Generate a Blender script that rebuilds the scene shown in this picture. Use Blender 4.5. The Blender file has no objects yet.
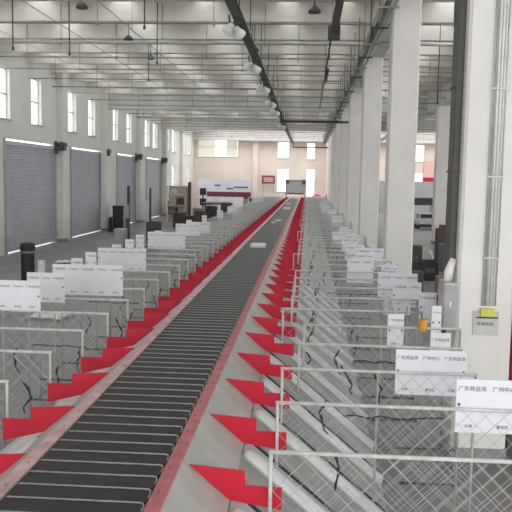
import bpy, math, random
from mathutils import Vector, Matrix
random.seed(7)
C = bpy.context.scene.collection
PI = math.pi

# ------------------------------------------------------------------ materials
def mat(name, col, rough=.6, metal=0.0, amt=.06, scale=6.0, bump=0.0, bscale=40, stretch=(1, 1, 1), dirt=None, trans=None):
    m = bpy.data.materials.new(name); m.use_nodes = True
    nt = m.node_tree; b = nt.nodes['Principled BSDF']
    b.inputs['Roughness'].default_value = rough; b.inputs['Metallic'].default_value = metal
    tc = nt.nodes.new('ShaderNodeTexCoord'); mp = nt.nodes.new('ShaderNodeMapping')
    mp.inputs['Scale'].default_value = stretch
    nt.links.new(tc.outputs['Object'], mp.inputs['Vector'])
    n = nt.nodes.new('ShaderNodeTexNoise'); n.inputs['Scale'].default_value = scale; n.inputs['Detail'].default_value = 5
    nt.links.new(mp.outputs[0], n.inputs['Vector'])
    r = nt.nodes.new('ShaderNodeValToRGB')
    lo = tuple(max(0, c * (1 - amt * 2)) for c in col) if dirt is None else dirt
    hi = tuple(min(1, c * (1 + amt)) for c in col)
    r.color_ramp.elements[0].position = .3; r.color_ramp.elements[1].position = .7
    r.color_ramp.elements[0].color = (*lo, 1); r.color_ramp.elements[1].color = (*hi, 1)
    nt.links.new(n.outputs['Fac'], r.inputs['Fac']); nt.links.new(r.outputs['Color'], b.inputs['Base Color'])
    if bump:
        n2 = nt.nodes.new('ShaderNodeTexNoise'); n2.inputs['Scale'].default_value = bscale
        nt.links.new(mp.outputs[0], n2.inputs['Vector'])
        bp = nt.nodes.new('ShaderNodeBump'); bp.inputs['Strength'].default_value = bump; bp.inputs['Distance'].default_value = .01
        nt.links.new(n2.outputs['Fac'], bp.inputs['Height']); nt.links.new(bp.outputs[0], b.inputs['Normal'])
    if trans: b.inputs['Transmission Weight'].default_value = trans
    return m

M = {}
M['wall'] = mat('wall_paint', (.74, .725, .68), .8, amt=.03, scale=1.2)
M['cream'] = mat('cream_wall_paint', (.88, .76, .66), .8, amt=.04, scale=.6)
M['column'] = mat('column_paint', (.82, .79, .75), .75, amt=.03, scale=1.5)
M['colbase'] = mat('grey_skirting_paint', (.30, .30, .30), .7)
M['ceil'] = mat('ceiling_concrete', (.80, .77, .71), .9, amt=.05, scale=2)
M['girder'] = mat('girder_concrete', (.66, .64, .60), .9, amt=.05, scale=2)
M['floor'] = mat('polished_concrete', (.25, .25, .245), .42, amt=.10, scale=.8, bump=.05, bscale=8)
M['shutter'] = mat('blue_grey_shutter', (.52, .535, .58), .5, amt=.05, scale=3)
M['black'] = mat('black_plastic', (.022, .022, .024), .5)
M['dark'] = mat('dark_grey_metal', (.07, .07, .068), .55)
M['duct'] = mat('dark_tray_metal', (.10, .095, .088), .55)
M['pipe'] = mat('grey_pipe_metal', (.30, .29, .27), .5, .3)
M['lpipe'] = mat('light_pipe_metal', (.55, .54, .52), .45, .2)
M['belt'] = mat('black_rubber_belt', (.010, .010, .011), .5, amt=.35, scale=9, stretch=(.6, 4, 1), bump=.1, bscale=30)
M['alu'] = mat('brushed_aluminium', (.50, .49, .48), .42, .3, amt=.08, scale=30)
M['red'] = mat('red_painted_sheet', (.60, .006, .030), .5, amt=.06, scale=5)
M['rail'] = mat('faded_red_rail_paint', (.60, .17, .20), .45, amt=.14, scale=7)
M['railp'] = mat('pale_pink_red_rail_paint', (.70, .46, .46), .45, amt=.14, scale=7)
M['deck'] = mat('galvanised_deck_sheet', (.50, .51, .48), .5, .1, amt=.07, scale=5)
M['slide'] = mat('grey_chute_sheet', (.33, .335, .325), .5, .1, amt=.08, scale=4)
M['tube'] = mat('white_side_rail_sheet', (.66, .665, .66), .35, .05, amt=.05, scale=6)
M['fence'] = mat('white_painted_tube', (.62, .62, .59), .5, amt=.10, scale=14)
M['fenceg'] = mat('galvanised_tube', (.42, .43, .41), .5, .2, amt=.10, scale=14)
M['wire'] = mat('galvanised_wire', (.50, .50, .49), .5, .2)
M['paper'] = mat('white_laminated_card', (.80, .80, .84), .35, amt=.02)
M['ink'] = mat('dark_print', (.06, .06, .075), .7)
M['lav'] = mat('pale_lavender_panel', (.66, .64, .70), .6)
M['maroon'] = mat('maroon_paint', (.20, .03, .06), .6)
M['greybox'] = mat('grey_powder_coat', (.40, .41, .41), .5)
M['silver'] = mat('light_grey_enamel', (.50, .50, .50), .4, .2)
M['drkbrown'] = mat('dark_brown_board', (.09, .07, .06), .7)
M['carton'] = mat('cardboard', (.27, .21, .17), .8)
M['wood'] = mat('brown_wood', (.12, .07, .05), .7)
M['rack'] = mat('cream_enamel', (.82, .75, .64), .6)
M['yellow'] = mat('yellow_sticker', (.72, .68, .08), .5)
M['orange'] = mat('orange_tape', (.75, .33, .06), .5)
M['white'] = mat('white_enamel', (.85, .85, .83), .4)
M['green'] = mat('dark_green_plastic', (.045, .06, .05), .6)
M['blind'] = mat('cream_blind_fabric', (.85, .80, .66), .9)
def glass():
    m = bpy.data.materials.new('clear_glass'); m.use_nodes = True; nt = m.node_tree; nt.nodes.clear()
    o = nt.nodes.new('ShaderNodeOutputMaterial'); mx = nt.nodes.new('ShaderNodeMixShader')
    t = nt.nodes.new('ShaderNodeBsdfTransparent'); g = nt.nodes.new('ShaderNodeBsdfGlossy')
    g.inputs['Roughness'].default_value = .05; mx.inputs[0].default_value = .06
    nt.links.new(t.outputs[0], mx.inputs[1]); nt.links.new(g.outputs[0], mx.inputs[2]); nt.links.new(mx.outputs[0], o.inputs[0]); return m
M['glass'] = glass()
def blindmat():
    m = bpy.data.materials.new('translucent_cream_blind'); m.use_nodes = True; nt = m.node_tree; b = nt.nodes['Principled BSDF']
    tr = nt.nodes.new('ShaderNodeBsdfTranslucent'); tr.inputs[0].default_value = (.80, .78, .70, 1)
    b.inputs['Base Color'].default_value = (.85, .82, .74, 1)
    mx = nt.nodes.new('ShaderNodeMixShader'); mx.inputs[0].default_value = .6
    nt.links.new(b.outputs[0], mx.inputs[1]); nt.links.new(tr.outputs[0], mx.inputs[2])
    nt.links.new(mx.outputs[0], nt.nodes['Material Output'].inputs[0]); return m
M['blindt'] = blindmat()

# ------------------------------------------------------------------ mesh builder
class MB:
    def __init__(s): s.v = []; s.f = []; s.mi = []; s.sm = []; s.cur = 0
    def add(s, vs, fs, smooth=False):
        n = len(s.v); s.v += [tuple(p) for p in vs]
        for f in fs: s.f.append([n + i for i in f]); s.mi.append(s.cur); s.sm.append(smooth)
        return s
    def box(s, x0, x1, y0, y1, z0, z1):
        v = [(x, y, z) for z in (z0, z1) for y in (y0, y1) for x in (x0, x1)]
        return s.add(v, [(0, 2, 3, 1), (4, 5, 7, 6), (0, 1, 5, 4), (2, 6, 7, 3), (0, 4, 6, 2), (1, 3, 7, 5)])
    def bbox(s, x0, x1, y0, y1, z0, z1, b=.01):       # box with chamfered vertical and top edges
        def ring(i, z): return [(x0 + i, y0, z), (x1 - i, y0, z), (x1, y0 + i, z), (x1, y1 - i, z), (x1 - i, y1, z), (x0 + i, y1, z), (x0, y1 - i, z), (x0, y0 + i, z)]
        r0 = ring(b, z0); r1 = ring(b, z1 - b)
        r2 = [(min(max(x, x0 + b), x1 - b), min(max(y, y0 + b), y1 - b), z1) for x, y, z in ring(b * 1.5, z1)]
        n = 8; fs = [tuple(range(n))[::-1]] + [(i, (i + 1) % n, n + (i + 1) % n, n + i) for i in range(n)] + [(n + i, n + (i + 1) % n, 2 * n + (i + 1) % n, 2 * n + i) for i in range(n)] + [tuple(range(2 * n, 3 * n))]
        return s.add(r0 + r1 + r2, fs)
    def tube(s, pts, r, n=8, caps=True):
        pts = [Vector(p) for p in pts]; rings = []
        for i, p in enumerate(pts):
            d = (pts[min(i + 1, len(pts) - 1)] - pts[max(i - 1, 0)]).normalized()
            a = d.orthogonal().normalized() if i == 0 else (a - d * a.dot(d)).normalized()
            b = d.cross(a); rr = r[i] if isinstance(r, (list, tuple)) else r
            rings += [p + (a * math.cos(2 * PI * k / n) + b * math.sin(2 * PI * k / n)) * rr for k in range(n)]
        fs = [(i * n + k, i * n + (k + 1) % n, (i + 1) * n + (k + 1) % n, (i + 1) * n + k) for i in range(len(pts) - 1) for k in range(n)]
        if caps: fs += [tuple(range(n))[::-1], tuple(range((len(pts) - 1) * n, len(pts) * n))]
        return s.add(rings, fs, n > 4)
    def prism(s, poly, y0, y1):                        # polygon in x,z extruded along y
        n = len(poly); v = [(x, y0, z) for x, z in poly] + [(x, y1, z) for x, z in poly]
        return s.add(v, [tuple(range(n)), tuple(range(n, 2 * n))[::-1]] + [(i, n + i, n + (i + 1) % n, (i + 1) % n) for i in range(n)])
    def prismx(s, poly, x0, x1):                       # polygon in y,z extruded along x
        n = len(poly); v = [(x0, y, z) for y, z in poly] + [(x1, y, z) for y, z in poly]
        return s.add(v, [tuple(range(n))[::-1], tuple(range(n, 2 * n))] + [(i, (i + 1) % n, n + (i + 1) % n, n + i) for i in range(n)])
    def lathe(s, prof, n=24, o=(0, 0, 0)):
        v = [(o[0] + r * math.cos(2 * PI * k / n), o[1] + r * math.sin(2 * PI * k / n), o[2] + z) for r, z in prof for k in range(n)]
        fs = [(i * n + k, i * n + (k + 1) % n, (i + 1) * n + (k + 1) % n, (i + 1) * n + k) for i in range(len(prof) - 1) for k in range(n)]
        fs += [tuple(range(n))[::-1], tuple(range((len(prof) - 1) * n, len(prof) * n))]
        return s.add(v, fs, True)
    def mesh(s, name, mats):
        me = bpy.data.meshes.new(name); me.from_pydata(s.v, [], s.f)
        for m in (mats if isinstance(mats, (list, tuple)) else [mats]): me.materials.append(M[m] if isinstance(m, str) else m)
        me.polygons.foreach_set('material_index', s.mi); me.polygons.foreach_set('use_smooth', s.sm); me.update()
        return me
    def build(s, name, mats, parent=None, loc=None):
        return link(name, s.mesh(name, mats), parent, loc)
def link(name, me, parent=None, loc=None):
    o = bpy.data.objects.new(name, me); C.objects.link(o)
    if parent: o.parent = parent
    if loc: o.location = loc
    return o
def tag(o, label=None, cat=None, group=None, kind=None):
    for k, v in (('label', label), ('category', cat), ('group', group), ('kind', kind)):
        if v: o[k] = v
    return o
def empty(name, loc=(0, 0, 0), label=None, cat=None, group=None):
    o = bpy.data.objects.new(name, None); C.objects.link(o); o.location = loc; o.empty_display_size = .1
    return tag(o, label, cat, group)
def copy_tree(o, parent=None):
    c = o.copy(); C.objects.link(c)
    if parent: c.parent = parent
    for ch in [x for x in list(o.children)]: copy_tree(ch, c)
    return c
def struct(o): o['kind'] = 'structure'; return o
ORD = 'nearest second third fourth fifth sixth seventh eighth ninth tenth eleventh twelfth thirteenth fourteenth fifteenth sixteenth'.split()

# ------------------------------------------------------------------ room shell
XL, XR, YF, ZC = -11.1, 21.0, 74.0, 7.95
MB().box(-16, 22, -8, 78, -.3, 0).build('floor', 'floor')['kind'] = 'structure'
def wall_grid(name, matn, a0, a1, z0, z1, holes, axis, p0, p1):
    ab = sorted({a0, a1, *[h[0] for h in holes], *[h[1] for h in holes]}); zb = sorted({z0, z1, *[h[2] for h in holes], *[h[3] for h in holes]})
    m = MB()
    for i in range(len(ab) - 1):
        for j in range(len(zb) - 1):
            ca = (ab[i] + ab[i + 1]) / 2; cz = (zb[j] + zb[j + 1]) / 2
            if any(h[0] < ca < h[1] and h[2] < cz < h[3] for h in holes): continue
            if axis == 'y': m.box(p0, p1, ab[i], ab[i + 1], zb[j], zb[j + 1])
            else: m.box(ab[i], ab[i + 1], p0, p1, zb[j], zb[j + 1])
    return struct(m.build(name, matn))
DOORS = [(19.3, 24.8), (27.3, 32.9), (35.1, 40.5), (43.7, 48.5), (51.8, 57.3)]
WINL = [(18.9, 20.1), (22.4, 23.6), (26.75, 27.95), (30.15, 31.3), (34.85, 36.05), (38.1, 39.3), (43.0, 44.1), (46.3, 47.5), (51.5, 52.9), (54.2, 55.6), (59.2, 60.4), (62.0, 63.6), (67.2, 68.4), (69.8, 71.2)]
WZ0, WZ1 = 5.0, 6.85
LOWL = [(62.0, 63.6, 1.9, 3.9), (69.8, 71.2, 1.9, 3.9)]
holesL = [(a, b, 0, 4.30) for a, b in DOORS] + [(a, b, WZ0, WZ1) for a, b in WINL] + LOWL
wall_grid('wall_left', 'wall', -8, 74.3, 0, ZC, holesL, 'y', XL - .25, XL)
FARW = [(-10.75, -6.86, 5.0, 6.96), (-3.0, -1.87, 4.95, 6.5), (-3.0, -1.87, 1.7, 3.92), (-.17, .62, 4.9, 6.45), (-.17, .62, 1.15, 3.96),
        (10.2, 11.0, 4.85, 6.42), (10.2, 10.95, 2.6, 3.77), (5.0, 6.0, 4.9, 6.45), (15, 16, 4.9, 6.45)]
wall_grid('wall_back', 'cream', XL - .25, XR + .25, 0, ZC, FARW, 'x', YF, YF + .25)
holesR = [(y, y + 5.4, 1.0, 6.4) for y in (-6, 2, 10, 18, 26, 34, 42, 50, 58, 66)]
wall_grid('wall_right', 'wall', -8, 74.3, 0, ZC, holesR, 'y', XR, XR + .25)
# ceiling slab with downstand ribs
m = MB()
FILL_SLOTS = [(-10.3, -9.7), (-8.0, -7.4), (-5.6, -5.0), (-3.2, -2.7), (-.9, -.45), (.75, 1.1), (3.4, 4.3), (13.0, 16.0)]          # unseen slots added between the ribs to let in fill daylight
xs = sorted([XL - .25, XR + .25] + [a for q in FILL_SLOTS for a in q]); ys = [-8, 9.0, 58.5, 61.0, 72.6, 74.25]
for i in range(len(xs) - 1):
    for j in range(len(ys) - 1):
        cx = (xs[i] + xs[i + 1]) / 2
        if (j == 1 and any(a < cx < b for a, b in FILL_SLOTS)) or (j == 3 and -10 < cx < 18): continue  # slots plus a wide far opening, added to brighten the end wall
        m.box(xs[i], xs[i + 1], ys[j], ys[j + 1], ZC, ZC + .2)
y = -5.1
while y < 73:
    m.prismx([(y - .16, 7.35), (y + .16, 7.35), (y + .22, ZC), (y - .22, ZC)], XL, XR); y += 2.7
struct(m.build('ceiling', 'ceil'))
for i, yy in enumerate((41.0, 57.2, 73.3)):
    m = MB(); m.bbox(XL + .0, XR, yy - .22, yy + .22, 6.55, 7.6, .02)
    tag(m.build('roof_girder', 'girder'), '%s deep crosswise roof girder of the hall, spanning wall to wall' % ('nearest', 'second', 'farthest')[i], 'girder', None, 'structure')
m = MB(); m.bbox(1.67, 2.24, 6.0, 74, 6.80, 7.75, .02)
tag(m.build('roof_girder', 'girder'), 'long lengthwise roof girder resting on the row of white columns', 'girder', None, 'structure')
m = MB(); m.bbox(6.1, 6.65, -6, 74, 6.55, 7.75, .02)
tag(m.build('roof_girder', 'girder'), 'lengthwise roof girder of the side bay, right of the white column row', 'girder', None, 'structure')

# windows
def window(n, axis, a0, a1, z0, z1, p):
    fr = MB(); w = .035
    def bx(mb, a, b, c, d, q0, q1):
        if axis == 'y': mb.box(p + q0, p + q1, a, b, c, d)
        else: mb.box(a, b, p - q1, p - q0, c, d)
    root = empty('window_%d' % n, (0, 0, 0)); root['kind'] = 'structure'
    bx(fr, a0, a1, z0, z0 + w, -.06, .0); bx(fr, a0, a1, z1 - w, z1, -.06, 0)
    bx(fr, a0, a0 + w, z0 + w, z1 - w, -.06, 0); bx(fr, a1 - w, a1, z0 + w, z1 - w, -.06, 0)
    zm = (z0 + z1) / 2; bx(fr, a0 + w, a1 - w, zm - .03, zm + .03, -.06, 0)
    fr.build('window_frame', 'lpipe', root)
    g = MB(); bx(g, a0 + w, a1 - w, z0 + w, z1 - w, -.035, -.03); g.build('pane', 'glass', root)
    s = MB(); bx(s, a0 - .04, a1 + .04, z0 - .05, z0, -.1 if axis == 'y' else -.1, .18); s.build('window_sill', 'greybox', root)
    return root
wn = 1
for a, b in WINL: window(wn, 'y', a, b, WZ0, WZ1, XL - .13); wn += 1
for a, b, c, d in LOWL: window(wn, 'y', a, b, c, d, XL - .13); wn += 1
for k, (a, b, c, d) in enumerate(FARW):
    r = window(wn, 'x', a, b, c, d, YF + .13); wn += 1
    if k == 0:
        bl = MB()
        for u0, u1 in ((a + .05, -9.05), (-7.95, b - .05)):
            n = 24
            for q in range(n):
                x0 = u0 + (u1 - u0) * q / n; x1 = u0 + (u1 - u0) * (q + 1) / n
                bl.box(x0, x1, YF + .06 + .01 * (q % 2), YF + .075 + .01 * (q % 2), c + .06, d - .05)
        bl.build('blind', 'blindt', r)

# roller doors
for i, (a, b) in enumerate(DOORS):
    root = empty('door_%d' % (i + 1)); struct(root)
    tag(root, '%s grey-blue roller shutter door in the left wall' % ('out of frame', 'nearest', 'second', 'third', 'farthest')[i], 'roller door')
    m = MB(); z = .045; top = 4.16; pts = []
    while z < top - .001:
        pts += [(z, 0), (z + .03, .018), (z + .07, .018), (z + .09, 0)]; z += .10
    x = XL - .10
    for (z0, d0), (z1, d1) in zip(pts[:-1], pts[1:]):
        m.add([(x + d0, a, z0), (x + d0, b, z0), (x + d1, b, z1), (x + d1, a, z1)], [(0, 1, 2, 3)])
    m.box(x - .03, x, a, b, .045, 4.16); m.build('shutter', 'shutter', root)
    g = MB(); g.box(XL - .02, XL + .06, a - .06, a + .06, 0, 4.3); g.box(XL - .02, XL + .06, b - .06, b + .06, 0, 4.3); g.build('guide_rail', 'fenceg', root)
    g = MB(); g.bbox(XL - .2, XL - .05, a + .0, b - .0, 4.08, 4.16, .01); g.build('top_rail', 'shutter', root)
    g = MB(); g.bbox(XL + .05, XL + .42, b + .0, b + .34, 4.05, 4.36, .03); g.tube([(XL + .3, b - .05, 4.3), (XL + .3, b + .5, 4.3)], .12, 12)
    g.box(XL + .02, XL + .06, b - .1, b + .45, 3.9, 4.45); g.build('motor', 'dark', root)

# wall pilasters and free columns
PIL = [25.6, 33.45, 40.65, 49.0, 58.0, 65.7]
for i, y in enumerate(PIL):
    m = MB(); m.bbox(XL - .02, -10.8, y - .27, y + .27, .0, 7.6, .02); m.cur = 1; m.bbox(XL, -10.785, y - .285, y + .285, 0, .16, .01)
    tag(m.build('wall_pilaster', ['wall', 'colbase']), '%s pale pilaster along the left wall between roller doors' % (ORD[i] if i < 5 else 'farthest'), 'pilaster', None, 'structure')
COLY = [8.1 + 8.1 * k for k in range(9)]
for i, y in enumerate(COLY):
    x0, x1 = (1.61, 2.195) if i == 0 else (1.665, 2.245)
    if y > 73: continue
    m = MB(); m.bbox(x0, x1, y, y + .58, 0, 6.82, .03); m.cur = 1; m.bbox(x0 - .012, x1 + .012, y - .012, y + .592, 0, .15, .02)
    tag(m.build('column', ['column', 'colbase']), ('nearest white square column, with conduits and an electrical warning card on it' if i == 0 else '%s white square column in the row beside the conveyor' % ORD[i]), 'column', None, 'structure')
for i, y in enumerate((20.5, 37.0, 53.2)):
    m = MB(); m.bbox(6.08, 6.66, y, y + .58, 0, 6.6, .03); m.cur = 1; m.bbox(6.07, 6.67, y - .01, y + .59, 0, .15, .02)
    if i == 1: tag(m.build('column', ['column', 'colbase']), 'pale column standing in the side bay behind the nearest white column', 'column', None, 'structure')
    if i == 2: tag(m.build('column', ['column', 'colbase']), 'far pale column deep in the side bay', 'column', None, 'structure')
for i, x in enumerate((-5.35,)):
    m = MB(); m.bbox(x, x + .5, YF - .45, YF + .02, 0, 7.3, .02)
    tag(m.build('wall_pilaster', 'cream'), 'cream pilaster on the far end wall between its window groups', 'pilaster', None, 'structure')

# ------------------------------------------------------------------ ceiling services
GP = 'thin pipes running crosswise under the ceiling'
y = 13.6; k = 0
while y < 72:
    z = 6.75; root = empty('sprinkler_pipe', (0, y, z), 'thin grey crosswise sprinkler pipe hung below the ceiling ribs', 'pipe', GP)
    r = .022 if k % 5 != 3 else .05
    MB().tube([(XL + .05, 0, 0), (XR - .2, 0, 0)], r, 8).build('pipe_run', 'pipe' if k % 5 != 3 else 'lpipe', root)
    x = -10 + (k % 3) * .9
    while x < 12:
        if not (1.5 < x < 2.4 or 5.9 < x < 6.8):
            h = MB(); h.tube([(0, 0, -.02), (0, 0, ZC - z - .02)], .011, 6); h.box(-.04, .04, -.03, .03, -.035, .035)
            if (k + int(x)) % 2 == 0: h.tube([(0, 0, 0), (0, 0, -.09)], .016, 6)
            h.build('hanger_rod', 'pipe', root, (x, 0, 0))
        x += 2.9
    y += 2.7; k += 1
for i, (x, z, r, lb) in enumerate([(-6.6, 6.93, .02, 'thin lengthwise pipe high above the left aisle'), (-4.85, 6.93, .02, 'thin lengthwise pipe high above the left fences'), (-8.6, 6.93, .016, 'thin lengthwise pipe nearest the left wall windows')]):
    m = MB(); m.tube([(x, 9, z), (x, 73, z)], r * .7, 8)
    yy = 10
    while yy < 70: m.tube([(x, yy, z), (x, yy, ZC)], .008, 5); yy += 5.4
    tag(m.build('ceiling_pipe', 'lpipe'), lb, 'pipe')
# long vertical drop conduits
for i, (x, y0, zb) in enumerate([(-6.9, 17.6, 5.9), (-6.2, 19.6, 6.1), (-4.2, 21, 6.1), (-3.6, 16.6, 6.2), (-1.1, 13.9, 6.3), (-5.2, 24.6, 6.1), (3.4, 17, 5.6), (3.9, 24, 5.4)]):
    m = MB(); m.tube([(x, y0, zb), (x, y0, ZC)], .016, 6); m.lathe([(.03, 0), (.03, .06), (.016, .09)], 8, (x, y0, zb - .05))
    tag(m.build('drop_rod', 'dark'), 'thin dark rod hanging down from the ceiling', 'rod', 'dark rods hanging from the ceiling')
# fire detectors / speakers
for i, (x, y0, z, lb) in enumerate([(-5.15, 17.2, 6.75, 'dark bell-shaped ceiling speaker at the upper left'), (-5.3, 22.3, 6.95, 'small dark bell-shaped speaker under the left ceiling pipe'), (-5.5, 26.4, 7.05, 'smallest dark bell-shaped speaker, farther down the left ceiling pipe'), (0.05, 16.4, 6.5, 'dark bell-shaped ceiling speaker right of the cable tray'), (-1.6, 21.9, 6.6, 'dark bell-shaped ceiling speaker left of the second floodlight')]):
    rt = empty('ceiling_speaker', (x, y0, z), lb, 'speaker')
    MB().lathe([(.13, -.04), (.14, 0), (.10, .05), (.05, .10), (.03, .12)], 16).build('horn', 'dark', rt)
    MB().tube([(0, 0, .1), (0, 0, ZC - z - .01)], .012, 6).build('hanger_rod', 'dark', rt)
# main dark cable tray with floodlights
root = empty('cable_tray', (0, 0, 0), 'long dark cable tray running above the conveyor and carrying the floodlights', 'cable tray')
m = MB(); xt, zt = -1.55, 6.33
m.box(xt - .11, xt + .11, 7, 72, zt, zt + .015); m.box(xt - .11, xt - .10, 7, 72, zt, zt + .06); m.box(xt + .10, xt + .11, 7, 72, zt, zt + .06); m.build('tray_body', 'duct', root)
for yy in range(10, 72, 4):
    MB().tube([(-.13, 0, .06), (-.13, 0, ZC - zt)], .012, 6).tube([(.13, 0, .06), (.13, 0, ZC - zt)], .012, 6).box(-.16, .16, -.02, .02, -.03, -.004).build('hanger', 'dark', root, (xt, yy, zt))
MB().tube([(xt - .06, 7, zt + .05), (xt - .06, 72, zt + .05)], .03, 8).tube([(xt + .04, 7, zt + .05), (xt + .04, 72, zt + .05)], .03, 8).build('cable', 'black', root)
LN = ['nearest and largest', 'second', 'third', 'fourth', 'fifth', 'farthest']
for i, yy in enumerate((16.4, 21.8, 26.9, 32.2, 36.3, 46)):
    rt = empty('floodlight', (xt - .05, yy, zt - .07), 'white twin-head floodlight on the dark cable tray, %s from the camera' % LN[i], 'floodlight', 'floodlights under the cable tray')
    b = MB(); b.box(-.05, .12, -.04, .04, -.03, .03); b.tube([(0, 0, 0), (0, 0, -.12)], .03, 8); b.tube([(0, 0, -.1), (-.12, 0, -.06), (-.15, 0, .16)], .022, 8); b.build('bracket', 'dark', rt)
    for sx, sz, ang in ((-.13, -.12, .75), (.06, -.20, -.55)):
        h = MB(); n = 10
        h.lathe([(.02, .17), (.065, .15), (.085, .07), (.15, -.08), (.155, -.10), (.14, -.10), (.07, .02)], 18)
        o = h.build('lamp_shade', 'white', rt, (sx, -.02, sz)); o.rotation_euler = (.9, ang, 0); o.scale = (.85, .85, .85)
        MB().lathe([(.13, -.085), (.13, -.075)], 16).build('lens', 'glass', o)
# second short dark tray
rt = empty('cable_tray', (.56, 0, 6.60), 'short dark cable tray hanging right of the floodlight tray', 'cable tray')
MB().box(-.08, .08, 9, 19.6, 0, .015).box(-.08, -.07, 9, 19.6, 0, .09).box(.07, .08, 9, 19.6, 0, .09).box(-.15, .15, 19.4, 19.9, -.08, .2).build('tray_body', 'duct', rt)
MB().tube([(-.05, 19.8, .05), (-.05, 40, .05)], .025, 8).tube([(0, 26, .05), (0, 29, .05)], .06, 8).build('conduit', 'dark', rt)
for yy in (11, 15, 19, 24, 30, 36): MB().tube([(0, yy, .05), (0, yy, 1.33)], .012, 6).build('hanger', 'dark', rt)
# pipe bundle beside columns
rt = empty('pipe_bundle', (1.45, 0, 6.35), 'bundle of grey pipes running along the left face of the column girder', 'pipes')
for dx, dz, r, mt in ((-.12, 0, .045, 'lpipe'), (0, .03, .055, 'pipe'), (.12, -.03, .04, 'lpipe'), (.05, .16, .03, 'dark'), (-.06, .15, .025, 'dark')):
    MB().tube([(dx, 10, dz), (dx, 72, dz)], r, 10).build('pipe_run', mt, rt)
yy = 10.9; k = 0
while yy < 70:
    MB().box(-.2, .19, yy - .03, yy + .03, -.11, -.07).tube([(-.18, yy, -.1), (-.18, yy, .95)], .012, 6).tube([(-.12, yy + .3, 0), (-.12, yy + .5, -.16), (-.12, yy + .9, -.16)], .03, 8).build('bracket', 'dark' if k % 2 else 'pipe', rt); yy += 2.0; k += 1
# black goalpost conduits
for yy, x0, x1, lb in ((38.3, -1.45, 2.02, 'black conduit running across below the ceiling and down beside a white column'), (69, -1.45, 2.07, 'far black conduit frame near the end wall')):
    rt = empty('overhead_conduit', (0, yy, 0), lb, 'conduit')
    MB().bbox(x0, x1, -.055, .055, 5.78, 5.88, .01).build('crossbar', 'black', rt)
    MB().bbox(x1 - .05, x1 + .05, -.05, .05, 0, 5.78, .01).build('upright', 'black', rt)
    MB().tube([(x0 + .05, 0, 5.85), (x0 + .05, 0, 6.32)], .04, 8).build('riser', 'black', rt)

# ------------------------------------------------------------------ the sorter
BX0, BX1, BZ = -1.453, -.742, 1.418
sorter = empty('sorting_conveyor', (-1.1, 2.5, 0), 'long black slatted sorting conveyor running down the hall between red rails', 'conveyor')
L = lambda x, y, z: (x + 1.1, y - 2.5, z)
PT = .164
def carrier(mb, y):
    mb.cur = 0
    prof = [(y, BZ - .03), (y, BZ - .006), (y + .006, BZ), (y + PT - .022, BZ), (y + PT - .016, BZ - .006), (y + PT - .016, BZ - .03)]
    mb.prismx([(a - 2.5, b) for a, b in prof], BX0 + 1.1, BX1 + 1.1 - .01)
def bar(mb, y, c):
    mb.cur = c; x1 = BX1 - .035; r = .0048
    mb.tube([L(BX0 + .01, y + PT - .008, BZ + .001), L(x1, y + PT - .008, BZ + .001), L(x1 + .018, y + PT - .018, BZ + .001), L(x1 + .026, y + PT - .04, BZ - .001), L(x1 + .026, y + PT - .10, BZ - .004)], r, 5)
c0 = MB(); carrier(c0, 2.5); mc = c0.mesh('carrier', 'belt'); b0 = MB(); bar(b0, 2.5, 0); mbm = b0.mesh('edge_bar', 'alu')
N = int((68 - 2.7) / PT)
for i in range(100):
    o = link('carrier', mc, sorter, (0, .2 + i * PT, 0)); link('edge_bar', mbm, o)
m = MB()
for i in range(100, N): carrier(m, 2.7 + i * PT); bar(m, 2.7 + i * PT, 1)
o = m.build('carrier', ['belt', 'alu'], sorter); o['kind'] = 'stuff'
YS, YE = 2.6, 68.3
def sgn(side, e):    # e = distance outward from the belt edge
    return (BX1 + e) if side > 0 else (BX0 - e)
for side, mt in ((1, 'rail'), (-1, 'railp')):
    m = MB(); pr = [(sgn(side, .004), BZ - .06), (sgn(side, .004), BZ + .010), (sgn(side, .078), BZ + .012), (sgn(side, .085), BZ + .004), (sgn(side, .085), BZ - .06)]
    m.prism([(x + 1.1, z) for x, z in (pr if side > 0 else pr[::-1])], YS - 2.5, YE - 2.5)
    r = m.build('side_rail', mt, sorter); r['label'] = 'faded red rail on the %s of the belt' % ('right' if side > 0 else 'left')
    bl = MB(); yy = 3.0
    while yy < 22:
        bl.lathe([(.005, 0), (.005, .003)], 8, L(sgn(side, .035), yy, BZ + .0125)); yy += .31
    b = bl.build('bolt', 'dark', r); b['kind'] = 'stuff'
m = MB(); m.box(BX0 + 1.12, BX1 + 1.08, .15, YE - 2.5, BZ - .30, BZ - .06); m.build('frame_beam', 'dark', sorter)
yy = 3.4
while yy < 66:
    MB().box(.02 - .34, .08 - .34, -.03, .03, 0, BZ - .3).build('support_leg', 'greybox', sorter, (0, yy - 2.5, 0))
    MB().box(.28, .34, -.03, .03, 0, BZ - .3).build('support_leg', 'greybox', sorter, (0, yy - 2.5, 0)); yy += 3.7

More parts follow.
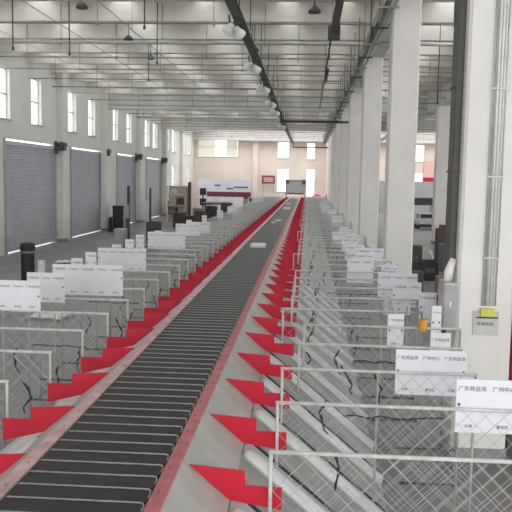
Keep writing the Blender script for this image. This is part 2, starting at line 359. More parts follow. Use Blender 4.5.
# chutes (profile in e: distance from belt edge)
zs = lambda e: (1.425 - .845 * (e - .085)) if e < .345 else (1.205 - .825 * (e - .345))
P = .925
def chute_parts(side, far=False):
    S = lambda e: sgn(side, e) - sgn(side, 0)
    def order(p): return p if side > 0 else p[::-1]
    out = {}
    d = MB(); d.prism(order([(S(.085), zs(.085) + .0), (S(.345), zs(.345)), (S(.345), zs(.345) - .12), (S(.085), zs(.085) - .03)]), .004, P - .004); out['deck_panel'] = (d, 'deck')
    f = MB(); f.prism(order([(S(.122), 1.402), (S(.432), 1.381), (S(.437), 1.297), (S(.640), 1.293), (S(.640), 1.165 if side > 0 else 1.135), (S(.350), zs(.345) + .004)]), -.006, .006); out['divider_fin'] = (f, 'red')
    # chute floor, trough lower than rails
    e1 = 1.482; fl = MB()
    fl.prism(order([(S(.345), zs(.345) - .05), (S(e1), zs(e1) - .05), (S(e1), zs(e1) - .07), (S(.345), zs(.345) - .07)]), .237, P - .117); out['slide_floor'] = (fl, 'slide')
    # side rail: rounded white cover following the slope
    t = MB(); pts = []; n = 14; r = .062; ds = Vector((1, -.825)).normalized(); nn = Vector((.825, 1)).normalized()
    rings = []; es = [.35, .355, .37, .40, .44, .9, e1 - .02]; rr = [.15, .5, .8, .95, 1, 1, 1]
    for e, q in zip(es, rr):
        for kq in range(n + 1):
            a = PI * kq / n
            rings.append((S(e) + (1 if side > 0 else -1) * nn.x * r * q * math.sin(a), -.05 - r * q * math.cos(a), zs(e) - .045 + nn.y * r * q * 1.1 * math.sin(a)))
    fs = [(i * (n + 1) + k, i * (n + 1) + k + 1, (i + 1) * (n + 1) + k + 1, (i + 1) * (n + 1) + k) for i in range(len(es) - 1) for k in range(n)] + [tuple(range(n + 1))[::-1], tuple(range((len(es) - 1) * (n + 1), len(es) * (n + 1)))]
    t.add(rings, fs, True); out['side_cover'] = (t, 'tube')
    # flat light shelf beside the cover, with a side skirt down to the trough
    s = MB(); s.prism(order([(S(.35), zs(.35) - .035), (S(e1), zs(e1) - .035), (S(e1), zs(e1) - .16), (S(.35), zs(.35) - .16)]), -.115, .205); out['side_panel'] = (s, 'deck')
    g = MB(); g.prism(order([(S(.345), zs(.345) - .02), (S(e1), zs(e1) - .02), (S(e1), zs(e1) - .17), (S(.345), zs(.345) - .17)]), .205, .237); out['gap_strip'] = (g, 'black')
    return out
def near_chute(side):
    rt = empty('sorting_chute')
    for nme, (mb, mt) in chute_parts(side).items(): mb.build(nme, mt, rt)
    return rt
def far_mesh(side):
    m = MB(); ms = []
    for nme, (mb, mt) in chute_parts(side).items():
        m.cur = len(ms); ms.append(mt); m.add(mb.v, mb.f)
    return m.mesh('sorting_chute', ms)
K0 = 3.165   # fin plane of the first chute (partly below the frame)
for side in (1, -1):
    proto = None; fm = far_mesh(side); w = 'right' if side > 0 else 'left'
    for k in range(70):
        y = 4.07 + P * (k - 1) if side > 0 else 4.13 + P * (k - 1)
        if k < 16:
            o = near_chute(side) if proto is None else copy_tree(proto)
            if proto is None: proto = o
            tag(o, '%s grey chute with red stepped fin %s of the conveyor, counted from the camera' % (ORD[k], w), 'chute', 'sorting chutes on the %s side' % w)
        else:
            o = link('sorting_chute', fm)
            tag(o, 'distant grey chute with red fin, in the dense far run %s of the conveyor' % w, 'chute', 'distant chutes on the %s side' % w)
        o.location = (sgn(side, 0), y, 0)

# ------------------------------------------------------------------ mesh fences
FT, FB = 1.51, .24
def fence_parts(wd, var, side, e0=.577):
    out = []
    def g(x):
        e = e0 + x
        return max(FB, zs(e) + .05) if e < 1.52 else FB
    xb0 = max(0, 1.53 - e0)
    r = .0125
    t = MB(); t.tube([(-.012, 0, FT), (wd + .012, 0, FT)], r, 8); out.append(('top_rail', t, 'fence'))
    for x in (0, wd):
        p = MB(); p.tube([(x, 0, .0 if x > 0 else g(0)), (x, 0, FT - .01)], r * .9, 8); out.append(('post', p, 'fence' if x == 0 else 'fenceg'))
    b = MB(); b.tube([(xb0, 0, FB), (wd, 0, FB)], .014, 8); out.append(('bottom_rail', b, 'dark'))
    if var == 1: p = MB(); p.tube([(wd * .5, .012, g(wd * .5)), (wd * .5, .012, FT - .01)], .009, 8); out.append(('middle_post', p, 'fenceg'))
    w = MB(); s = .118; H = FT - FB; r = .0017
    for sg in (1, -1):
        c = -H if sg > 0 else 0
        while c < wd + (0 if sg > 0 else H):
            # line x = c + sg*(z-FB)
            pts = []
            z0 = max(0, -c if sg > 0 else c - wd); z1 = min(H, (wd - c) if sg > 0 else c)
            if z1 - z0 > .03:
                yo = .0025 * sg; N_ = 40; ok = [FB + z0 + (z1 - z0) * q / N_ >= g(c + sg * (z0 + (z1 - z0) * q / N_)) - 1e-6 for q in range(N_ + 1)]
                q = 0
                while q <= N_:
                    if ok[q]:
                        q2 = q
                        while q2 < N_ and ok[q2 + 1]: q2 += 1
                        if q2 > q:
                            za = z0 + (z1 - z0) * q / N_; zb_ = z0 + (z1 - z0) * q2 / N_
                            w.tube([(c + sg * za, yo, FB + za), (c + sg * zb_, yo, FB + zb_)], r, 4, False)
                        q = q2
                    q += 1
            c += s
    out.append(('wire_mesh', w, 'wire'))
    rnd = random.Random(var * 10 + int(wd * 10) + side)
    for q in range((2, 1, 1)[var]):
        x = wd * (.2 + .3 * q) + rnd.uniform(-.1, .1); z = FT - rnd.uniform(.18, .5); g = MB(); pts = [(x, -.012, z)]
        for j in range(6): pts.append((pts[-1][0] + rnd.uniform(-.035, .035), -.012 - rnd.uniform(0, .02), pts[-1][2] - .045))
        g.tube(pts, [.006, .012, .006, .014, .006, .010, .004], 6); out.append(('cable_tie', g, 'black'))
    for q in range(0 if var != 1 else 1):
        z = FT - .28 - .42 * q - rnd.uniform(0, .1); a = rnd.uniform(.05, .4) * wd; g = MB(); pts = [(a, -.01, z)]
        for j in range(8): pts.append((pts[-1][0] + wd * .065, -.01, z + rnd.uniform(-.012, .012)))
        g.tube(pts, .007, 5); out.append(('strap', g, 'black'))
    return out
def fence_obj(wd, var, side):
    rt = empty('wire_fence_panel')
    for n, mb, mt in fence_parts(wd, var, side): mb.build(n, mt, rt)
    return rt
def fence_far(wd, var, side):
    m = MB(); ms = []
    for n, mb, mt in fence_parts(wd, var, side):
        if mt not in ms: ms.append(mt)
        m.cur = ms.index(mt); m.add(mb.v, mb.f)
    return m.mesh('wire_fence_panel', ms)
cache = {}
def place_fence(side, k, y, xin, wd, var, near):
    key = (side, wd, var, near); x = xin if side > 0 else xin - wd
    w = 'right' if side > 0 else 'left'
    if near:
        if key not in cache: cache[key] = o = fence_obj(wd, var, side)
        else: o = copy_tree(cache[key])
        tag(o, '%s wire mesh fence panel in the row %s of the conveyor%s' % (ORD[k], w, ', counted from the camera' if k else ' to the camera'), 'fence panel', 'wire fence panels on the %s' % w)
    else:
        if key not in cache: cache[key] = fence_far(wd, var, side)
        o = link('wire_fence_panel', cache[key])
        tag(o, 'distant wire mesh fence panel, packed close in the far %s row' % w, 'fence panel', 'distant wire fence panels on the %s' % w)
    if side < 0:   # mirror by turning round so the post without foot faces the belt
        o.rotation_euler.z = PI; x = xin
    o.location = (x, y, 0)
RIN = [-.165, -.165, -.165, -.04, 0.0, -.25, -.165]
for k in range(15 + 53):
    y = 4.03 + P * k; var = (0, 2, 1, 0, 1, 2, 0)[k % 7]; xin = RIN[k % 7]
    wd = {0: 1.62, 1: 1.78, 2: 1.5}.get(k, 1.58)
    if k == 3: wd = 1.45
    place_fence(1, k, y, xin, wd, var, k < 15)
for k in range(15 + 53):
    y = 4.30 + P * k; var = (0, 1, 0, 2, 0, 1, 2)[(k + 1) % 7]
    place_fence(-1, k, y, -2.13, (1.16, 1.22)[k % 2] if k < 6 else 1.42, var, k < 15)

# ------------------------------------------------------------------ label cards with print (square codes left out)
def text_mesh(s, size):
    cu = bpy.data.curves.new('t', 'FONT'); cu.body = s; cu.size = size; cu.align_x = 'CENTER'; cu.resolution_u = 2; cu.extrude = .0006
    o = bpy.data.objects.new('t', cu); C.objects.link(o); bpy.context.view_layer.update()
    me = bpy.data.meshes.new_from_object(o.evaluated_get(bpy.context.evaluated_depsgraph_get()))
    me.transform(Matrix.Rotation(PI / 2, 4, 'X')); bpy.data.objects.remove(o); me.materials.clear(); me.materials.append(M['ink']); return me
T1 = text_mesh('广东转运场', .036); T2 = text_mesh('广州中心', .036); T3 = text_mesh('分拨 一', .026); T4 = text_mesh('集包区', .026)
T5 = text_mesh('有电危险', .055)
def card(x0, y, ztop, n, w, h, label, strip=False):
    rt = empty('label_card', (x0, y, ztop), label, 'label card', 'printed label cards on the fences')
    W = n * w; b = MB(); b.bbox(0, W, -.003, .003, -h, 0, .0015)
    bo = b.build('card_sheet', 'paper', rt)
    for i in range(n):
        o = link('lettering', (T1, T2)[i % 2], rt, ((i + .5) * w, -.0045, -.075)); o.scale = (w / .2,) * 3
        if h > .25: link('lettering', (T3, T4)[i % 2], rt, ((i + .5) * w, -.0045, -h + .035))
    c = MB()
    for x in (.02, W - .02): c.box(x - .008, x + .008, -.006, .016, -.012 if h < .25 else -.18, .004 if h < .25 else -.16)
    c.build('clip', 'dark', rt)
    return rt
fy = lambda k: 4.03 + P * k
RC = [(1.01, 1, 1.71, 3, .205, .36, 'large white card on the right fences, nearest to the camera, before the column foot'),
      (.72, 2, 1.69, 3, .182, .36, 'wide white three-column card just left of the nearest white column'),
      (1.135, 3, 1.645, 1, .18, .34, 'single white card peeking out above the wide three-column card'),
      (.85, 4, 1.645, 1, .165, .35, 'narrow tall white card hanging alone on a right-hand fence'),
      (1.30, 5, 1.74, 1, .19, .35, 'white card left of the silver switch box on the nearest column'),
      (1.29, 4, 1.74, 1, .10, .35, 'slim white card closest to the silver switch box'),
      (1.10, 6, 1.73, 2, .18, .32, 'double white card third in the staircase of cards by the second column'),
      (1.00, 7, 1.73, 3, .18, .34, 'triple white card at the foot of the second white column'),
      (1.13, 8, 1.75, 2, .13, .10, 'thin white strip card just above the triple card at the second column'),
      (.67, 9, 1.73, 2, .215, .40, 'double white card left of the second white column, standing out from the row'),
      (.86, 10, 1.74, 2, .16, .34, 'double white card right behind the standing-out double card'),
      (.94, 11, 1.74, 2, .25, .34, 'broad white card topmost of the cluster left of the second column')]
for x, k, z, n, w, h, lb in RC: card(x, fy(k) + .018, z, n, w, h, lb)
rnd = random.Random(3)
for k in range(12, 50):
    if rnd.random() < (.62 if k < 20 else .4):
        card(rnd.uniform(.55, .95), fy(k) + .018, 1.72, rnd.choice((1, 2, 2)), .19, .32, 'small distant white card on the far right-hand fences', )
fl = lambda k: 4.30 + P * (k + 2)
LC = [(-3.36, 2, 1.85, 3, .165, .33, 'white three-part card on the left fences, nearest to the camera at the left edge'),
      (-3.36, 3, 1.82, 3, .155, .36, 'white card second in the left row, half hidden by the leftmost three-part card'),
      (-3.36, 4, 1.82, 5, .19, .41, 'very wide white five-part card on the left fences'),
      (-3.40, 5, 1.80, 1, .17, .25, 'small white card behind the left end of the five-part card'),
      (-3.46, 6, 1.80, 1, .17, .27, 'small white card between the two very wide cards on the left'),
      (-3.52, 7, 1.78, 5, .165, .39, 'second very wide white card on the left fences, above the first'),
      (-3.52, 8, 1.76, 1, .17, .3, 'white single card just beyond the second very wide card'),
      (-3.5, 9, 1.78, 1, .17, .32, 'white single card two panels beyond the second very wide card'),
      (-3.5, 10, 1.80, 1, .17, .32, 'tall white single card left of the third very wide card'),
      (-3.45, 11, 1.80, 5, .165, .38, 'third very wide white card on the left fences')]
for x, k, z, n, w, h, lb in LC: card(x, fl(k) - .018, z, n, w, h, lb)
for k in range(12, 50):
    if k in (15, 16) or rnd.random() < (.7 if k < 18 else .35):
        n = 4 if k in (15, 16, 22) else rnd.choice((1, 1, 2, 3)); card(-3.5 + rnd.uniform(0, .2), fl(k) - .018, 1.76, n, .165, .32, 'small distant white card on the far left-hand fences')

# parcels on the belt
for i, (x0, x1, y, d, h, lb) in enumerate([(-1.28, -.94, 17.2, .62, .06, 'flat white parcel on the belt, nearest to the camera'), (-1.27, -1.12, 26.7, .3, .05, 'small flat white parcel, left one of the middle pair on the belt'),
                                         (-1.18, -.96, 28.0, .4, .05, 'flat white parcel, right one of the middle pair on the belt'), (-1.25, -.9, 39.3, 1.0, .07, 'long pale parcel far along the belt'), (-1.3, -1.0, 47, .8, .08, 'pale parcel farthest along the belt')]):
    m = MB(); m.bbox(x0, x1, y, y + d, BZ + .008, BZ + .008 + h, .015)
    o = m.build('parcel', 'white'); tag(o, lb, 'parcel')
# orange tape roll
rt = empty('tape_roll', (1.20, fy(4) - .03, 1.545), 'small orange tape roll hung on a right-hand fence near the silver switch box', 'tape')
m = MB(); m.lathe([(.04, -.06), (.045, -.05), (.045, .05), (.04, .06)], 16); m.build('roll', 'orange', rt)
MB().tube([(0, .02, .05), (0, .03, .045)], .006, 6).build('hook', 'dark', rt)

# ------------------------------------------------------------------ on and beside the nearest column
cy = 8.1
rt = empty('conduit_group', (1.93, cy, 0), 'white and grey vertical conduits on the front of the nearest white column', 'conduit')
for dx, r, mt in ((-.062, .007, 'lpipe'), (-.038, .008, 'greybox'), (-.010, .012, 'white'), (.022, .011, 'white'), (.052, .008, 'white'), (.075, .007, 'lpipe')):
    MB().tube([(dx, -.016, 1.70), (dx, -.016, 6.8)], r, 8).build('conduit', mt, rt)
for z in (2.2, 3.05, 3.95, 5.0): MB().box(-.075, .09, -.032, -.002, z, z + .02).build('pipe_clamp', 'lpipe', rt)
rt = empty('warning_card', (1.915, cy, 1.52), 'grey-white warning card with a yellow strip at the foot of the conduits', 'sign')
MB().bbox(-.135, .135, -.012, -.002, -.135, .12, .004).build('plate', 'lpipe', rt)
MB().bbox(-.065, .085, -.055, -.012, .075, .155, .006).build('yellow_strip', 'yellow', rt)
MB().box(-.10, .125, -.016, -.012, .045, .062).build('dark_line', 'ink', rt)
o = link('lettering', T5, rt, (-.005, -.0145, -.03)); o.scale = (.8,) * 3
rt = empty('switch_box', (1.545, 8.28, 1.44), 'silver electrical switch box on the left side of the nearest column', 'electrical box')
MB().bbox(-.085, .063, -.2, .1, 0, .50, .01).build('box_body', 'silver', rt)
MB().bbox(-.07, .05, -.21, -.2, .03, .47, .004).build('box_door', 'greybox', rt)
MB().box(-.02, .0, -.222, -.21, .24, .30).build('label_plate', 'white', rt)
MB().tube([(-.02, -.05, .48), (-.01, -.05, .60), (.03, -.06, .74)], [.045, .05, .035], 12).build('cable_boot', 'white', rt)
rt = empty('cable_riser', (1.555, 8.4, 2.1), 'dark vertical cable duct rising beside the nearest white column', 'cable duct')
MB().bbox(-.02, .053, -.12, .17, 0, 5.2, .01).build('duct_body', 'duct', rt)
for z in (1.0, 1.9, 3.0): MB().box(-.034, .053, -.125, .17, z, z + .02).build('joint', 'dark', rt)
rt = empty('hydrant_cabinet', (2.305, 8.12, .55), 'red hydrant cabinet at the right edge beside the nearest column', 'fire cabinet')
MB().bbox(-.09, .5, 0, .24, 0, 1.75, .01).build('cabinet_body', 'red', rt)
MB().bbox(-.05, .46, -.012, 0, .05, 1.70, .004).build('cabinet_door', 'rail', rt)
MB().bbox(-.09, .5, .02, .22, -.55, 0, .01).build('stand', 'drkbrown', rt)

# ------------------------------------------------------------------ left aisle objects
rt = empty('waste_bin', (-7.80, 20.75, 0), 'tall black cylindrical bin with a pale ring in the left aisle', 'bin')
MB().lathe([(.18, 0), (.185, .02), (.185, .78), (.18, .80)], 24).build('bin_body', 'black', rt)
MB().lathe([(.19, .80), (.195, .81), (.195, .85), (.19, .86)], 24).build('ring', 'pipe', rt)
MB().lathe([(.20, .86), (.205, .88), (.205, 1.02), (.19, 1.07), (.10, 1.09)], 24).build('bin_lid', 'black', rt)
m = MB(); m.bbox(-.09, .09, -.07, .07, 0, .62, .01); tag(m.build('marker_post', 'white', None, (-7.35, 20.6, 0)), 'short white post just right of the black bin', 'post')
def sheet(x0, x1, y0, y1, lb):
    m = MB(); rr = random.Random(int(x0 * 10)); n = 8; v = []; f = []
    for i in range(n + 1):
        for j in range(3): v.append((x0 + (x1 - x0) * i / n + rr.uniform(-.03, .03), y0 + (y1 - y0) * j / 2 + rr.uniform(-.05, .05), .03 + rr.uniform(0, .05)))
    for i in range(n):
        for j in range(2): a = i * 3 + j; f.append((a, a + 3, a + 4, a + 1))
    m.add(v, f, True); v2 = [(x, y, .004) for x, y, z in v]; m.add(v2, [q[::-1] for q in f])
    tag(m.build('plastic_sheet', 'white'), lb, 'plastic sheet')
sheet(-5.75, -4.95, 15.1, 15.8, 'crumpled white plastic sheet on the floor behind the left mesh fences')
sheet(-8.55, -7.95, 24.9, 25.7, 'small white plastic sheet on the aisle floor beyond the black bin')
def cabinet(name, x0, x1, y0, y1, h, front, side, lb, cat, low=None, doors=2):
    rt = empty(name, ((x0 + x1) / 2, (y0 + y1) / 2, 0), lb, cat); w = (x1 - x0) / 2; d = (y1 - y0) / 2
    MB().bbox(-w, w, -d, d, .05, h, .015).build('body', side, rt)
    for i in range(doors):
        a = -w + .02 + (2 * w - .04) * i / doors; b = -w + .02 + (2 * w - .04) * (i + 1) / doors - .01
        dd = MB(); dd.bbox(a, b, -d - .015, -d, .08, h - .03, .004); dp = dd.build('door', front, rt)
        MB().box(b - .05, b - .035, -d - .035, -d - .015, h * .5, h * .5 + .12).build('handle', 'greybox', dp)
    for sx in (-w + .04, w - .04):
        for sy in (-d + .04, d - .04): MB().box(sx - .02, sx + .02, sy - .02, sy + .02, 0, .05).build('foot', 'dark', rt)
    if low: MB().bbox(-w - low, -w, -d, d, 0, h * .55, .015).build('side_unit', 'black', rt)
    return rt
cabinet('metal_cabinet', -10.35, -9.72, 39.9, 41.0, 1.43, 'black', 'greybox', 'tall black-fronted cabinet by the left wall near the second roller door', 'cabinet', .2, 1)
cabinet('metal_cabinet', -7.55, -7.15, 29.3, 29.9, .92, 'greybox', 'greybox', 'small grey cabinet in the left aisle in front of the tall black cabinet', 'cabinet', None, 1)
cabinet('metal_cabinet', -6.63, -6.09, 31.0, 31.6, 1.12, 'dark', 'drkbrown', 'dark two-door cabinet in the left aisle behind the label cards', 'cabinet', None, 2)
cabinet('metal_cabinet', -10.4, -9.6, 56, 57.2, 1.2, 'dark', 'duct', 'dark grey cabinet against the left wall beyond the farthest roller door', 'cabinet', None, 1)
m = MB(); m.bbox(-.08, .08, -.08, .08, 0, 1.26, .01); m.box(-.12, .12, -.12, .12, 0, .03); tag(m.build('guard_post', 'dark', None, (-7.4, 31, 0)), 'dark guard post between the small aisle cabinets', 'post')
m = MB(); m.bbox(-.06, .06, -.06, .06, 0, 2.2, .01); m.box(-.1, .1, -.1, .1, 0, .03); tag(m.build('guard_post', 'dark', None, (-10.6, 50.9, 0)), 'tall dark pole in front of the farthest roller door', 'post')
m = MB(); m.bbox(-.12, .12, -.08, .08, 0, 1.4, .01); m.box(-.16, .16, -.12, .12, 0, .03); tag(m.build('marker_post', 'white', None, (-10.45, 49.2, 0)), 'white board post beside the tall dark pole at the left wall', 'post')
m = MB(); m.bbox(-.07, .07, -.05, .05, 0, 2.4, .01); m.box(-.12, .12, -.1, .1, 0, .03); tag(m.build('guard_post', 'dark', None, (-10.6, 44.6, 0)), 'dark pole at the third roller door', 'post')
# cream rack with shelves and brown post
rt = empty('storage_rack', (-8.6, 50, 0), 'cream storage rack with shelves near the far left', 'rack')
for sx in (-.6, .6):
    for sy in (-.4, .4): MB().box(sx - .04, sx + .04, sy - .04, sy + .04, 0, 2.4).build('upright', 'rack', rt)
for z in (.4, 1.1, 1.8, 2.36): MB().box(-.64, .64, -.44, .44, z, z + .05).build('shelf', 'rack', rt)
MB().box(-.6, .6, .36, .4, .4, 2.36).build('back_panel', 'rack', rt)
for i, (x, z, w, h, mt) in enumerate([(-8.9, .45, .25, .5, 'carton'), (-8.4, 1.15, .22, .45, 'drkbrown'), (-8.8, 1.85, .2, .4, 'rack'), (-8.35, .45, .18, .55, 'greybox')]):
    m = MB(); m.bbox(-w, w, -.3, .3, 0, h, .01); m.box(-.03, .03, -.303, .303, h, h + .003)
    tag(m.build('storage_box', mt, None, (x, 50, z)), '%s box on the cream storage rack, on its %s' % (('brown', 'dark', 'cream', 'grey')[i], ('lowest shelf at left', 'middle shelf', 'upper shelf', 'lowest shelf at right')[i]), 'box')
m = MB(); m.bbox(-.1, .1, -.1, .1, 0, 2.67, .01); m.box(-.2, .2, -.2, .2, 0, .04); tag(m.build('timber_post', 'wood', None, (-7.73, 49.6, 0)), 'tall brown post at the right end of the cream rack', 'post')
hx = [(-7.6, 45, .35, .9, 'drkbrown'), (-6.9, 45.3, .3, .7, 'wood'), (-6.35, 45, .28, 1.0, 'drkbrown'), (-7.0, 48.5, .3, 1.0, 'carton'), (-6.4, 51, .35, 1.1, 'drkbrown'), (-6.9, 54, .4, 1.0, 'dark'), (-5.8, 54.5, .4, 1.2, 'drkbrown')]
for i, (x, y, w, h, mt) in enumerate(hx):
    m = MB(); m.bbox(-w, w, -.3, .3, 0, h, .015); m.cur = 1; m.box(-.04, .04, -.304, .304, h, h + .004); m.box(-w * .8, w * .8, -.303, -.3, h * .5, h * .52)
    tag(m.build('crate', [mt, 'dark'], None, (x, y, 0)), '%s brown crate in the cluttered left aisle beyond the cabinets' % ORD[i], 'crate', 'brown crates in the left aisle')
# far left desks and screens
for i, (x, z) in enumerate(((-9.1, 1.45), (-9.1, .55))):
    rt = empty('display_unit', (x, 66, z), ('upper' if i == 0 else 'lower') + ' black square display unit by the far left corner', 'display')
    MB().bbox(-.28, .28, -.05, .05, 0, .6, .01).build('screen', 'black', rt)
    MB().box(-.05, .05, 0, .1, -.32 if i == 0 else -.55, 0).build('stand', 'dark', rt)
rt = empty('partition_panel', (-7.9, 72, 0), 'pale lavender partition panel along the far end wall', 'partition')
MB().bbox(-2.5, 2.5, -.05, .05, 0, 2.86, .01).build('panel', 'lav', rt)
for a, b, z in ((-.95, -.35, 2.2), (.9, 2.3, 2.05), (.2, .85, 1.9)): MB().box(a, b, -.07, -.05, z, z + .12).build('dark_label', 'dark', rt)
rt = empty('side_conveyor', (-6.8, 66, 0), 'maroon edged cross conveyor in front of the lavender partition', 'conveyor')
MB().box(-1.9, 1.9, -.4, .4, 1.45, 1.55).build('belt', 'belt', rt); MB().box(-1.9, 1.9, -.45, -.4, 1.35, 1.78).build('side_rail', 'maroon', rt)
for x in (-1.7, -.6, .6, 1.7): MB().box(x - .04, x + .04, -.4, -.3, 0, 1.45).build('leg', 'white', rt)
rt = empty('work_table', (-7.1, 60, 0), 'long black topped table in front of the maroon conveyor', 'table')
MB().bbox(-.9, .9, -3, 1, .95, 1.06, .02).build('tabletop', 'black', rt)
for x in (-.8, .8):
    for yq in (-2.9, .9): MB().box(x - .04, x + .04, yq - .04, yq + .04, 0, .95).build('leg', 'dark', rt)
rnd = random.Random(11)
for i in range(9):
    x = -5.4 + .42 * i + rnd.uniform(-.1, .1); y = 66.6 + rnd.uniform(-.2, .8); h = rnd.uniform(.9, 1.5)
    if x > -3.4: continue
    m = MB(); m.bbox(-.2, .2, -.2, .2, 0, h, .02); m.cur = 1; m.box(-.15, .15, -.205, -.2, h * .3, h * .8)
    tag(m.build('parcel_cage', [('drkbrown', 'dark', 'maroon')[i % 3], 'greybox'], None, (x, y, 0)), 'dark bin in the far row left of the grey scanner machine', 'bin', 'dark bins at the far end')
# scanner gantry at the end of the sorter
rt = empty('scanner_gantry', (-1.09, 68.4, 0), 'grey scanner gantry straddling the far end of the conveyor', 'machine')
MB().bbox(-.91, .91, 0, .8, 1.75, 2.93, .02).build('housing', 'greybox', rt)
MB().bbox(-.7, .7, -.02, 0, 2.75, 2.85, .005).build('dark_label', 'pipe', rt)
for x in (-.88, .58): MB().bbox(x, x + .30, -.08, 0, 2.55, 2.90, .01).build('camera_box', 'dark', rt)
for x in (-.9, .78): MB().box(x, x + .12, .1, .7, 0, 1.75).build('leg', 'greybox', rt)
MB().bbox(-.75, .75, -.06, 0, 1.62, 1.75, .01).build('curtain', 'maroon', rt)
# notice board on posts
rt = empty('notice_board', (-3.8, 73.3, 0), 'maroon framed notice board on posts before the far wall', 'notice board')
MB().bbox(-.62, .62, -.04, .04, 2.5, 3.27, .01).build('frame', 'maroon', rt); MB().box(-.5, .5, -.05, -.04, 2.62, 3.15).build('panel', 'rail', rt)
for r_ in range(3): MB().box(-.42, .42, -.055, -.05, 2.7 + .14 * r_, 2.75 + .14 * r_).build('print_line', 'paper', rt)
for x in (-.5, .5): MB().box(x - .03, x + .03, -.03, .03, 0, 2.5).build('post', 'greybox', rt)
# red sacks
rt = MB()
v = []; n = 16
rt.lathe([(.30, 0), (.44, .06), (.47, .2), (.40, .36), (.2, .46), (.06, .52)], n)
s0 = rt.mesh('sack', 'red')
for i, (x, lb) in enumerate(((.8, 'bright red sack at the far end right of the conveyor, left one'), (1.85, 'bright red sack at the far end right of the conveyor, right one'))):
    tag(link('sack', s0, None, (x, 69.8, 1.12)), lb, 'sack')
rt = empty('platform_table', (1.3, 69.8, 0), 'far table carrying the red sacks', 'table')
MB().bbox(-.95, .95, -.6, .6, 1.04, 1.12, .01).build('tabletop', 'greybox', rt)
for x in (-.85, .85): MB().box(x - .04, x + .04, -.5, .5, 0, 1.04).build('leg', 'greybox', rt)

# ------------------------------------------------------------------ side bay on the right
rt = empty('wall_banner', (12.0, 73.9, 3.3), 'red banner on the far wall of the side bay', 'banner')
MB().bbox(-1.05, 2.4, -.03, 0, -.55, .05, .005).build('banner_cloth', 'red', rt); MB().bbox(-1.0, 2.4, -.02, 0, .05, 1.6, .005).build('pink_panel', mat('pale_pink', (.88, .55, .50), .8), rt)  # paler pink panel above the red cloth
rt = empty('partition_panel', (10, 70, 0), 'grey partition panel across the side bay under the red banner', 'partition')
MB().bbox(-3.6, 4, -.05, .05, 0, 2.95, .01).build('panel', 'greybox', rt)
rt = empty('side_conveyor', (9.6, 60, 0), 'dark conveyor crossing the side bay in front of the grey partition', 'conveyor')
MB().bbox(-2.8, 3, -.4, .4, 1.15, 1.69, .02).build('body', 'drkbrown', rt); MB().box(-2.8, 3, -.45, -.4, 1.55, 1.72).build('side_rail', 'dark', rt)
for x in (-2.5, 0, 2.5): MB().box(x - .06, x + .06, -.3, .3, 0, 1.15).build('leg', 'greybox', rt)
# small white utility cart
rt = empty('utility_cart', (7.6, 49, 0), 'small white motor cart parked in the side bay, seen between two columns', 'vehicle')
MB().bbox(-.66, .66, -.9, .9, .25, .62, .06).build('body', 'silver', rt)
MB().bbox(-.6, .6, -.4, .8, .62, .98, .08).build('cabin', 'silver', rt)
MB().box(-.45, .45, -.42, -.40, .68, .92).build('windscreen', 'black', rt)
MB().box(-.62, .62, -.93, -.9, .12, .32).build('bumper', 'black', rt)
for x in (-.45, .45): MB().bbox(x - .1, x + .1, -.93, -.9, .42, .52, .01).build('headlight', 'lpipe', rt)
for x in (-.6, .6):
    for yy in (-.6, .6): MB().tube([(x - .07, yy, .18), (x + .07, yy, .18)], .18, 14).build('wheel', 'black', rt)
rt = empty('extinguisher_box', (6.44, 36.6, 0), 'dark maroon fire box standing before the side bay column', 'fire box')
MB().bbox(-.15, .15, -.15, .15, 0, .95, .01).build('body', 'maroon', rt); MB().box(-.11, .11, -.158, -.15, .1, .85).build('door', 'drkbrown', rt)
bx = [('crate', 3.35, 24.5, .32, .95, 'green', 'dark green crate in the side bay just right of the second column'), ('crate', 3.75, 23.3, .25, .55, 'black', 'black crate on the side bay floor before the dark green crate'),
      ('carton', 3.55, 19.3, .26, .62, 'carton', 'brown carton in the side bay left of the switch box'), ('carton', 3.0, 17.6, .30, .42, 'carton', 'low brown carton nearest in the side bay'),
      ('crate', 2.85, 20.5, .28, .6, 'dark', 'dark grey crate half hidden behind the second column'), ('carton', 4.3, 22.2, .3, .95, 'carton', 'tall brown carton in the side bay left of the dark cable duct'),
      ('crate', 4.9, 26, .5, .9, 'duct', 'wide dark crate at the back of the side bay pile'), ('crate', 3.1, 15.0, .35, .4, 'drkbrown', 'low dark crate on the floor behind the right-hand label cards')]
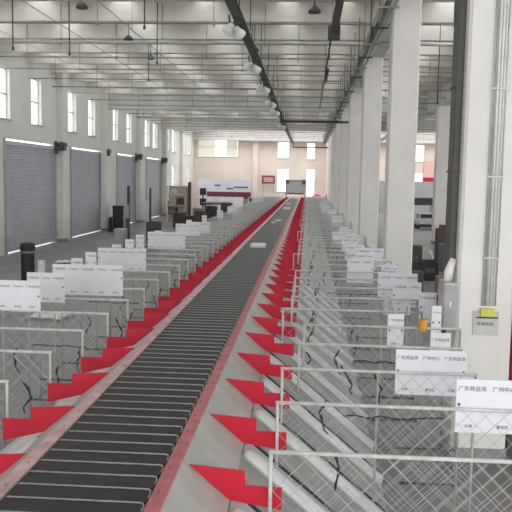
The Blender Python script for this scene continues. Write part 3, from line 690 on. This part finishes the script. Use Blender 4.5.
for n, x, y, w, h, mt, lb in bx:
    m = MB(); m.bbox(-w, w, -w * .8, w * .8, 0, h, .012); m.cur = 1
    m.box(-w * .6, w * .6, -w * .8 - .004, -w * .8, h * .45, h * .7) if n == 'crate' else m.box(-.03, .03, -w * .8 - .003, w * .8 + .003, h - .15, h + .003)
    tag(m.build(n, [mt, 'duct'], None, (x, y, 0)), lb, 'box')
m = MB(); m.bbox(-.06, .06, -.06, .06, 0, 1.5, .01); m.box(-.1, .1, -.1, .1, 0, .03); tag(m.build('guard_post', 'black', None, (4.2, 24.8, 0)), 'black guard post in the side bay behind the brown cartons', 'post')
rt = empty('hand_truck', (3.75, 23.3, .55), 'black and white scale unit on the black crate in the side bay', 'scale')
MB().bbox(-.2, .2, -.15, .15, 0, .08, .02).build('platform', 'black', rt); MB().tube([(.12, .1, .08), (.0, .1, .36)], .04, 8).build('arm', 'white', rt)

# ------------------------------------------------------------------ light and camera
w = bpy.data.worlds.new('daylight'); bpy.context.scene.world = w; w.use_nodes = True
bg = w.node_tree.nodes['Background']; bg.inputs[0].default_value = (.96, .98, 1.0, 1); bg.inputs[1].default_value = 7.0
def area(name, loc, rot, sx, sy, power, col=(1, 1, 1)):
    l = bpy.data.lights.new(name, 'AREA'); l.shape = 'RECTANGLE'; l.size = sx; l.size_y = sy; l.energy = power; l.color = col
    o = bpy.data.objects.new(name, l); C.objects.link(o); o.location = loc; o.rotation_euler = rot; return o

sc = bpy.context.scene
cam = bpy.data.cameras.new('camera'); co = bpy.data.objects.new('camera', cam); C.objects.link(co); sc.camera = co
cam.sensor_width = 36; cam.lens = 760 / 512 * 36; cam.clip_end = 300; cam.clip_start = .05
p = math.radians(5.85); psi = math.atan(.0666 * math.cos(p))
co.matrix_world = Matrix.Translation((0, 0, 3.0)) @ Matrix.Rotation(psi, 4, 'Z') @ Matrix.Rotation(PI / 2 - p, 4, 'X') @ Matrix.Rotation(.018, 4, 'Z')
sc.view_settings.view_transform = 'Standard'; sc.view_settings.look = 'None'; sc.view_settings.gamma = 1; sc.view_settings.exposure = -1.05
sc.view_settings.use_curve_mapping = False
